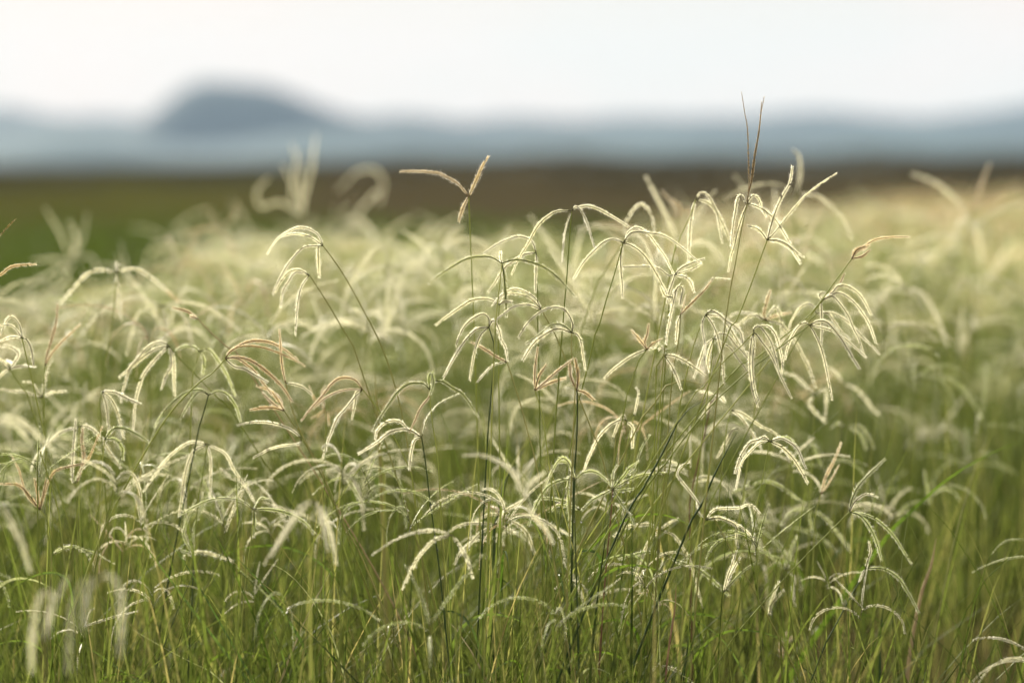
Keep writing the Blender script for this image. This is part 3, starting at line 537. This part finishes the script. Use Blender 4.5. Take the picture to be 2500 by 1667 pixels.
# ------------------------------------------------------------------ the crowd of smaller heads between the single ones
def crowd():
    lib = []
    for S, R_, tone, h, sm, rms in PROTO:
        parts = [stem_mesh(S, M['g'], .0005, .0009)] + [raceme_mesh(P, 'g' if len(lib) % 3 == 0 else tone, .92, .6, rs) for P in R_]
        mats, Vl, Fl, Il, o = [], [], [], [], 0
        for k, me in enumerate(parts):
            n = len(me.vertices); v = np.empty(n*3, np.float32); me.vertices.foreach_get('co', v)
            me.calc_loop_triangles(); t = np.empty(len(me.loop_triangles)*3, np.int32); me.loop_triangles.foreach_get('vertices', t)
            mi = np.empty(len(me.loop_triangles), np.int32); me.loop_triangles.foreach_get('material_index', mi)
            if k == 0: mi[:] = 0
            else: mi += 1
            Vl.append(v.reshape(-1, 3)); Fl.append(t.reshape(-1, 3)+o); Il.append(mi); o += n
        lib.append((np.vstack(Vl), np.vstack(Fl), np.concatenate(Il), [parts[0].materials[0]] + list(parts[1].materials), h))
        for me in parts: bpy.data.meshes.remove(me)
    allm = []
    for l in lib:
        for m_ in l[3]:
            if m_ not in allm: allm.append(m_)
    Vs, Fs, Is, off, k = [], [], [], 0, 0
    while k < 215:
        d = rs.uniform(2.15, 3.0) if k > 24 else rs.uniform(1.72, 2.08); xs = rs.uniform(-150, 2650)
        if xs > 2000 and rs.random() < .45: continue
        V, F, I, ms, h = lib[int(rs.integers(0, 12))]
        top = rs.uniform(.20, .44) if d > 2.1 else rs.uniform(.17, .34)
        lim = np.interp(xs, [0, 350, 480, 900, 1000, 1500, 1700, 2500], [760, 700, 640, 620, 620, 620, 600, 620])
        if d < 2.1: lim += 160
        top = min(top, CAM_Z - (lim-400)/FPX*d); sc = top/h
        rz = rs.uniform(.7, 1.15)/max(sc, .6); a = rs.uniform(0, 6.28); c, s_ = math.cos(a), math.sin(a)
        W = V.copy()
        W[:, 2] *= sc                        # shorter culm, spikes keep their own size
        fw = V[:, 2] > h*.86
        W[fw, 2] = top + (V[fw, 2]-h)*max(sc, .8)
        x0 = (xs-1250)/FPX*d
        W = np.stack([W[:, 0]*c-W[:, 1]*s_ + x0, W[:, 0]*s_+W[:, 1]*c + d, W[:, 2]], 1)
        Vs.append(W); Fs.append(F+off); Is.append(np.array([allm.index(m_) for m_ in ms])[I]); off += len(V); k += 1
    me = mesh_np('seed_head_crowd', np.vstack(Vs), np.vstack(Fs), allm, np.concatenate(Is), smooth=False)
    o = link('small_seed_heads', me); prop(o, 'crowd of smaller drooping seed heads filling the gaps between the tall stalks', 'seed heads', kind='stuff')
crowd()

# ------------------------------------------------------------------ leaf blades of the sward, one object
def sward(name, n, dist_fn, len_fn, w_fn, seg, seed, tone_fn, keep, mat, label, clump=0):
    rs = np.random.default_rng(seed); 
    d = dist_fn(rs, n); xs = rs.uniform(-700, 3200, n)
    kp = keep(rs, xs, d); d = d[kp]; xs = xs[kp]; n = len(d)
    x = (xs-1250)/FPX*d; y = d.copy()
    if clump:
        m = max(1, n//clump); ci = rs.integers(0, m, n); lead = rs.integers(0, n, m)
        x = x[lead][ci] + rs.normal(0, .018, n)*np.sqrt(d); y = y[lead][ci] + rs.normal(0, .018, n)*np.sqrt(d); xs = xs[lead][ci]; d = d[lead][ci]
        lean_b = rs.normal(0, .25, m)[ci]
    else: lean_b = 0
    L = len_fn(rs, xs, d); W = w_fn(rs, d)
    az = rs.uniform(0, 2*math.pi, n); tilt = np.abs(rs.normal(.16, .16, n)); bend = np.abs(rs.normal(.5, .5, n))
    P = np.zeros((n, seg+1, 3)); P[:, 0, 0] = x; P[:, 0, 1] = y
    dx = np.cos(az); dy = np.sin(az)
    for i in range(seg):
        e = tilt + bend*((i+.5)/seg)**1.6
        st = L/seg
        P[:, i+1, 0] = P[:, i, 0] + (np.sin(e)*dx + lean_b*.5*np.ones(n))*st
        P[:, i+1, 1] = P[:, i, 1] + np.sin(e)*dy*st
        P[:, i+1, 2] = P[:, i, 2] + np.cos(e)*st
    S = np.stack([-dy, dx, np.zeros(n)], 1)
    r2 = rs.uniform(-.9, .9, n); S = unit(S + np.stack([dx, dy, np.zeros(n)], 1)*r2[:, None])
    s = np.linspace(0, 1, seg+1); prof = np.clip((1-s**2.0), .02, 1)*(.55+.45*np.sin(np.minimum(s*3, 1.57)))
    wv = W[:, None]*.5*prof[None]
    V = np.stack([P - S[:, None]*wv[..., None], P + S[:, None]*wv[..., None]], 2)   # n,seg+1,2,3
    V = V.reshape(-1, 3)
    i = np.arange(seg)[None, :, None]; b = (np.arange(n)*(seg+1)*2)[:, None, None]
    F = np.concatenate([b+i*2, b+i*2+1, b+i*2+3, b+i*2+2], 2).reshape(-1, 4)
    tone = np.repeat(tone_fn(rs, xs, d, n), (seg+1)*2)
    me = mesh_np(name, V, F, [mat], tone=tone)
    o = link(name, me); prop(o, label, 'grass', kind='stuff'); return o
def dirt(xs, d):   # sparse brown corner low on the right
    return (xs > 1900) & (d > 2.15) & (d < 6)
sward('grass_near', 8500, lambda r, n: np.sqrt(r.uniform(1.6**2, 3.0**2, n)),
      lambda r, xs, d: r.gamma(8, .0215, len(d)).clip(.06, .34), lambda r, d: r.uniform(.0012, .0038, len(d)), 7, 3,
      lambda r, xs, d, n: np.where(r.random(n) < .06, 1.2, r.random(n)**1.3*.75),
      lambda r, xs, d: r.random(len(d)) < np.where(dirt(xs, d), .4, 1.0)*np.interp(xs, [-700, 1000, 1650, 2000, 3200], [.9, 1, 1, .55, .5]),
      M['turf'], 'tangle of green leaf blades at the foot of the stalks', clump=22)
sward('grass_far', 60000, lambda r, n: 2.9*np.exp(r.random(n)*math.log(22/2.9)),
      lambda r, xs, d: r.gamma(9, .021, len(d)).clip(.08, .33)*np.where(d > np.array([patch_max(q) for q in xs]), .55, 1), lambda r, d: r.uniform(.003, .006, len(d))*np.sqrt(d/2.5), 4, 4,
      lambda r, xs, d, n: np.where(d > np.array([patch_max(q) for q in xs]), r.random(n)*.30, np.where(r.random(n) < .05, 1.2, r.random(n)**1.2*.8)),
      lambda r, xs, d: r.random(len(d)) < np.where(dirt(xs, d), .5, 1.0),
      M['turf'], 'blurred green grass of the meadow behind the flowering stalks', clump=10)
sward('grass_focus', 1700, lambda r, n: np.sqrt(r.uniform(1.72**2, 2.12**2, n)),
      lambda r, xs, d: r.gamma(9, .021, len(d)).clip(.08, .36), lambda r, d: r.uniform(.0014, .0046, len(d)), 9, 13,
      lambda r, xs, d, n: np.where(r.random(n) < .08, 1.3, r.random(n)**1.4*.95),
      lambda r, xs, d: r.random(len(d)) < np.interp(xs, [-700, 1000, 1650, 2000, 3200], [.9, 1, .8, .35, .3]),
      M['turf'], 'lit and dark leaf blades crossing among the sharp stalks', clump=16)
# bare culms between the leaves
sward('grass_culms', 2300, lambda r, n: np.sqrt(r.uniform(1.7**2, 2.6**2, n)),
      lambda r, xs, d: r.uniform(.22, .43, len(d)), lambda r, d: r.uniform(.0010, .0019, len(d)), 6, 8,
      lambda r, xs, d, n: .25 + r.random(n)**1.2*.85,
      lambda r, xs, d: r.random(len(d)) < np.interp(xs, [-700, 900, 1200, 1650, 1800, 3200], [.7, .8, 1, 1, .4, .2]),
      M['turf'], 'thin bare grass culms rising between the leaf blades', clump=9)

# ------------------------------------------------------------------ ground
def ground():
    xs = np.concatenate([-np.geomspace(6000, .5, 40), [0], np.geomspace(.5, 6000, 40)])
    ys = np.concatenate([[-6000, -300, -20, -2], np.geomspace(.3, 8000, 70)])
    X, Y = np.meshgrid(xs, ys); Z = np.zeros_like(X)
    near = (np.abs(X) < 60) & (Y > -2) & (Y < 80)
    Z += near*.012*np.sin(X*2.1)*np.sin(Y*1.7)
    Z[Z > 0] *= .2
    V = np.stack([X, Y, Z-.004], -1).reshape(-1, 3); nx = len(xs); ny = len(ys)
    i = np.arange(ny-1)[:, None]; j = np.arange(nx-1)[None]
    F = np.stack([i*nx+j, i*nx+j+1, (i+1)*nx+j+1, (i+1)*nx+j], -1).reshape(-1, 4)
    m, nt, out = new_mat('meadow_soil'); N = nt.nodes.new; L = nt.links.new
    ge = N('ShaderNodeTexCoord'); sep = N('ShaderNodeSeparateXYZ'); L(ge.outputs['Object'], sep.inputs[0])
    def math_(op, a, b, c=None, clamp=False):
        n = N('ShaderNodeMath'); n.operation = op; n.use_clamp = clamp
        for k, v in enumerate((a, b, c)):
            if v is None: continue
            if isinstance(v, (int, float)): n.inputs[k].default_value = v
            else: L(v, n.inputs[k])
        return n.outputs[0]
    def noise(s, det=4, vec=None):
        n = N('ShaderNodeTexNoise'); n.inputs['Scale'].default_value = s; n.inputs['Detail'].default_value = det
        L(ge.outputs['Object'], n.inputs['Vector']); return n.outputs['Fac']
    def ramp(fac, cols):
        r = N('ShaderNodeValToRGB'); L(fac, r.inputs[0]); e = r.color_ramp.elements
        while len(e) < len(cols): e.new(.5)
        for k, (p, c) in enumerate(cols): e[k].position = p; e[k].color = (*c, 1)
        return r.outputs[0]
    def mix(f, a, b):
        n = N('ShaderNodeMixRGB'); L(f, n.inputs[0]); L(a, n.inputs[1]); L(b, n.inputs[2]); return n.outputs[0]
    soil = ramp(noise(9, 6), [(.3, (.022, .018, .009)), (.5, (.045, .037, .018)), (.72, (.085, .068, .036))])
    green = ramp(noise(.35, 5), [(.3, (.018, .020, .006)), (.5, (.032, .034, .0105)), (.72, (.050, .046, .018))])
    ploughed = ramp(noise(.06, 6), [(.3, (.019, .017, .009)), (.6, (.036, .031, .018)), (.8, (.060, .052, .030))])
    # near soil -> short green turf beyond the patch
    g1 = math_('MULTIPLY_ADD', sep.outputs['Y'], .35, -1.2, True)
    base = mix(g1, soil, green)
    # the ploughed land begins ~ 16 m back, right of a slanting field edge
    e1 = math_('MULTIPLY_ADD', sep.outputs['Y'], .075, sep.outputs['X'])
    e2 = math_('MULTIPLY_ADD', e1, .6, math_('MULTIPLY', noise(.5, 3), 2), True)
    f1 = math_('MULTIPLY_ADD', sep.outputs['Y'], .13, -1.0, True)
    base = mix(math_('MULTIPLY', e2, f1), base, ploughed)
    # brown stubble strip across everything far out
    f2 = math_('MULTIPLY_ADD', sep.outputs['Y'], .012, -1.0, True)
    base = mix(math_('MULTIPLY', f2, .02), base, ploughed)
    p = N('ShaderNodeBsdfPrincipled'); p.inputs['Roughness'].default_value = 1; p.inputs['Specular IOR Level'].default_value = 0
    L(base, p.inputs['Base Color'])
    bm_ = N('ShaderNodeBump'); bm_.inputs['Strength'].default_value = .6; bm_.inputs['Distance'].default_value = .01
    L(noise(60, 5), bm_.inputs['Height']); L(bm_.outputs[0], p.inputs['Normal']); L(p.outputs[0], out.inputs['Surface'])
    o = link('ground', mesh_np('ground', V, F, [m])); prop(o, kind='structure')
ground()

# ------------------------------------------------------------------ dark scrub line at the far edge of the field
def scrub():
    rs = np.random.default_rng(9); n = 26000
    x = rs.uniform(-160, 160, n); u = (x/230*FPX + 1250)
    hmax = np.interp(u, [-2000, 0, 700, 1000, 2000, 2500, 4000], [.1, .15, .6, 1.5, 1.7, 1.9, 1.9])*(.85+.2*np.sin(x*.33)*np.sin(x*.11+1))
    z = hmax*np.sqrt(rs.random(n)); y = 230 + rs.normal(0, 1.6, n)
    # loose low clumps dotted over the field in front of the line
    k = 9000; nc = 46; cx = rs.uniform(-1, 1, nc); cy = 45*np.exp(rs.random(nc)*math.log(4.4)); cu = rs.uniform(-200, 2900, nc)
    ci = rs.integers(0, nc, k); y[:k] = cy[ci] + rs.normal(0, 1.2, k)*cy[ci]/60; x[:k] = (cu[ci]-1250)/FPX*cy[ci] + rs.normal(0, .018, k)*cy[ci]
    z[:k] = np.sqrt(rs.random(k))*np.interp(cu, [0, 700, 1000, 2500], [.25, .35, .75, .8])[ci]*(cy[ci]/120)**.7
    a = rs.uniform(0, 6.28, n); s = rs.uniform(.12, .34, n); s[:k] *= y[:k]/230+.1
    A = np.stack([np.cos(a), np.sin(a)*.6, rs.normal(0, .5, n)], 1)*s[:, None]; B = np.stack([rs.normal(0, .3, n), rs.normal(0, .4, n), np.ones(n)], 1)*s[:, None]
    c = np.stack([x, y, z], 1)
    V = np.stack([c-A, c-B*.6, c+A, c+B*.6], 1).reshape(-1, 3); F = np.arange(n*4).reshape(-1, 4)
    mat = leafy('scrub_leaves', [(.038, .035, .020), (.062, .056, .034), (.060, .068, .036)], .1, .7, .3, attr='tone')
    me = mesh_np('scrub', V, F, [mat], tone=np.repeat(rs.random(n), 4))
    o = link('far_scrub', me); prop(o, 'dark blurred line of scrub where the field ends below the hills', 'scrub', kind='stuff')
scrub()

# ------------------------------------------------------------------ hills
def hill_mesh(name, y0, y1, prof, mat, ny=22, half=2600, nx=300):
    X = np.linspace(-half, half, nx); Y = np.linspace(y0, y1, ny); XX, YY = np.meshgrid(X, Y)
    t = (YY-y0)/(y1-y0); cs = np.sin(np.clip(t, 0, 1)*math.pi)**.7
    rg = np.random.default_rng(len(name))
    Z = prof(XX)*cs
    for _ in range(14):
        kx, ky, ph = rg.uniform(.004, .05), rg.uniform(.003, .02), rg.uniform(0, 6.28)
        Z += cs*1.1*np.sin(XX*kx+YY*ky+ph)
    Z = Z*(cs > 0) - 2
    V = np.stack([XX, YY, Z], -1).reshape(-1, 3)
    i = np.arange(ny-1)[:, None]; j = np.arange(nx-1)[None]
    F = np.stack([i*nx+j, i*nx+j+1, (i+1)*nx+j+1, (i+1)*nx+j], -1).reshape(-1, 4)
    o = link(name, mesh_np(name, V, F, [mat])); prop(o, kind='structure'); return o
def hill_mat(name, cols, sc):
    return leafy(name, cols, 0, .95, sc, spec=.05)
D1 = 3000.0
def X1(u): return (u-1250)/FPX*D1
def H1(v): return (400-v)/FPX*D1 + CAM_Z
ridge_u = [-2600, -600, -60, 60, 180, 330, 380, 800, 900, 1250, 1700, 1770, 1850, 2060, 2300, 2420, 2520, 2700, 3500, 5000]
ridge_v = [280, 262, 260, 276, 268, 290, 296, 284, 280, 286, 280, 270, 282, 272, 278, 272, 258, 250, 266, 280]
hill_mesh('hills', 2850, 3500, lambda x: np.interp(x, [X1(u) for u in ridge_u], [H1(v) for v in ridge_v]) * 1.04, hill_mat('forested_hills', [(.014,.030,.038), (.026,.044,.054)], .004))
mu = [230, 300, 350, 392, 430, 468, 512, 650, 708, 770, 840, 920, 1050]
mv = [400, 322, 294, 266, 236, 213, 203, 202, 218, 242, 264, 280, 300]
D1 = 2700.0
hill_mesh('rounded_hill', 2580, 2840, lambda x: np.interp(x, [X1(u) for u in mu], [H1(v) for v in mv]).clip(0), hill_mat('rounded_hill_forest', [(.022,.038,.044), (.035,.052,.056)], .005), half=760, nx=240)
D1 = 1500.0
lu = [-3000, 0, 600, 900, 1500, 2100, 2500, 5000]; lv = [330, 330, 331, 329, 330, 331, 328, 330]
hill_mesh('low_slopes', 1400, 1650, lambda x: np.interp(x, [X1(u) for u in lu], [H1(v) for v in lv]), hill_mat('hazed_slopes', [(.035,.065,.082), (.06,.09,.105), (.03,.055,.072)], .012), half=1500)  # paler blue of thick low haze is put into the slopes' own colour

# ------------------------------------------------------------------ dew drops clinging to culms and leaves
m, nt, out = new_mat('dew_water'); g = nt.nodes.new('ShaderNodeBsdfPrincipled')
g.inputs['Transmission Weight'].default_value = 1; g.inputs['Roughness'].default_value = .02; g.inputs['IOR'].default_value = 1.33
nt.links.new(g.outputs[0], out.inputs['Surface'])
import bmesh
bm = bmesh.new(); bmesh.ops.create_icosphere(bm, subdivisions=2, radius=.0012)
for v in bm.verts: v.co.z *= 1.25 if v.co.z > 0 else 1.0
me = bpy.data.meshes.new('dew_drop'); bm.to_mesh(me); bm.free(); me.materials.append(m)
for p in me.polygons: p.use_smooth = True
rs = np.random.default_rng(31); cnt = 0
cand = []
for base, S in STEMS:
    P, L = spline(S, 60)
    P = P + base
    for q in P:
        dd = q[1]; u = 1250 + q[0]/dd*FPX; v = 400 + (CAM_Z-q[2])/dd*FPX
        if 850 < u < 1900 and 1120 < v < 1660 and abs(dd-FOCUS) < .12: cand.append(q)
rs.shuffle(cand)
for q in cand[:56]:
    o = link('dew_drop', me); o.location = (q[0]+rs.uniform(-.0006, .0006), q[1]-.0013, q[2]); s = rs.uniform(.6, 1.15); o.scale = (s,)*3
    prop(o, 'tiny round dew drop glinting on a stem low in the centre of the meadow', 'dew drop', 'dew drops on the lower stems')

# ------------------------------------------------------------------ haze
bpy.ops.mesh.primitive_cube_add(size=1)
hz = bpy.context.object; hz.name = 'haze'; hz.scale = (5600, 4200, 190); hz.location = (0, 1600, 190/2-3.5)
m, nt, out = new_mat('haze_air'); v = nt.nodes.new('ShaderNodeVolumePrincipled')
v.inputs['Color'].default_value = (.48, .66, .90, 1); v.inputs['Density'].default_value = HAZE; v.inputs['Anisotropy'].default_value = 0.0
nt.links.new(v.outputs[0], out.inputs['Volume']); hz.data.materials.append(m); prop(hz, 'thin bluish air that fades the distant hills', 'haze', kind='stuff')

# ------------------------------------------------------------------ sun, sky
SUN_EL, SUN_AZ = math.radians(30), math.radians(-28)    # azimuth from +Y, negative = left; ahead of the camera
sd = bpy.data.lights.new('sun', 'SUN'); sd.energy = SUN_E; sd.angle = math.radians(SUN_ANG); sd.color = (1, .915, .75)
so = bpy.data.objects.new('sun', sd); COL.objects.link(so)
tos = Vector((math.sin(SUN_AZ)*math.cos(SUN_EL), math.cos(SUN_AZ)*math.cos(SUN_EL), math.sin(SUN_EL)))
so.rotation_euler = tos.to_track_quat('Z', 'Y').to_euler()
w = bpy.data.worlds.new('World'); SC.world = w; w.use_nodes = True; nt = w.node_tree; N = nt.nodes.new; L = nt.links.new
bg = nt.nodes['Background']; sky = N('ShaderNodeTexSky'); sky.sky_type = 'NISHITA'; sky.sun_disc = False
sky.sun_elevation = SUN_EL; sky.sun_rotation = SUN_AZ; sky.dust_density = 3.0; sky.air_density = 1.0; sky.ozone_density = 1.0
# thin bright cloud veil with soft warm patches
tc = N('ShaderNodeTexCoord'); mp = N('ShaderNodeMapping'); mp.inputs['Scale'].default_value = (1, 1, 2.2); L(tc.outputs['Generated'], mp.inputs[0])
no = N('ShaderNodeTexNoise'); no.inputs['Scale'].default_value = 4.0; no.inputs['Detail'].default_value = 4; L(mp.outputs[0], no.inputs['Vector'])
r = N('ShaderNodeValToRGB'); L(no.outputs['Fac'], r.inputs[0]); e = r.color_ramp.elements
e[0].position = .40; e[0].color = (*CLOUD0, 1); e[1].position = .60; e[1].color = (*CLOUD1, 1)
sc_ = N('ShaderNodeMixRGB'); sc_.blend_type = 'MULTIPLY'; sc_.inputs[0].default_value = 1; sc_.inputs[2].default_value = (CLOUDK,)*3 + (1,)
# a veiled sky is brighter overhead than along the horizon
sz = N('ShaderNodeSeparateXYZ'); L(tc.outputs['Generated'], sz.inputs[0])
zz = N('ShaderNodeMapRange'); zz.inputs['From Min'].default_value = .12; zz.inputs['From Max'].default_value = .9
zz.inputs['To Min'].default_value = 1.0; zz.inputs['To Max'].default_value = 1.8; L(sz.outputs['Z'], zz.inputs['Value'])
vm = N('ShaderNodeVectorMath'); vm.operation = 'SCALE'; L(r.outputs[0], vm.inputs[0]); L(zz.outputs[0], vm.inputs['Scale'])
L(vm.outputs[0], sc_.inputs[1])
mx = N('ShaderNodeMixRGB'); mx.inputs[0].default_value = VEIL; L(sky.outputs[0], mx.inputs[1]); L(sc_.outputs[0], mx.inputs[2])
L(mx.outputs[0], bg.inputs['Color']); bg.inputs['Strength'].default_value = .1
SC.view_settings.view_transform = 'Standard'; SC.view_settings.look = 'None'; SC.view_settings.exposure = EXPO; SC.view_settings.gamma = 1
SC.cycles.max_bounces = 8; SC.cycles.transparent_max_bounces = 8; SC.cycles.transmission_bounces = 6; SC.cycles.diffuse_bounces = 4
SC.cycles.volume_bounces = 0
SC.cycles.use_denoising = True; SC.cycles.denoiser = 'OPENIMAGEDENOISE'
SC.cycles.sample_clamp_indirect = 6
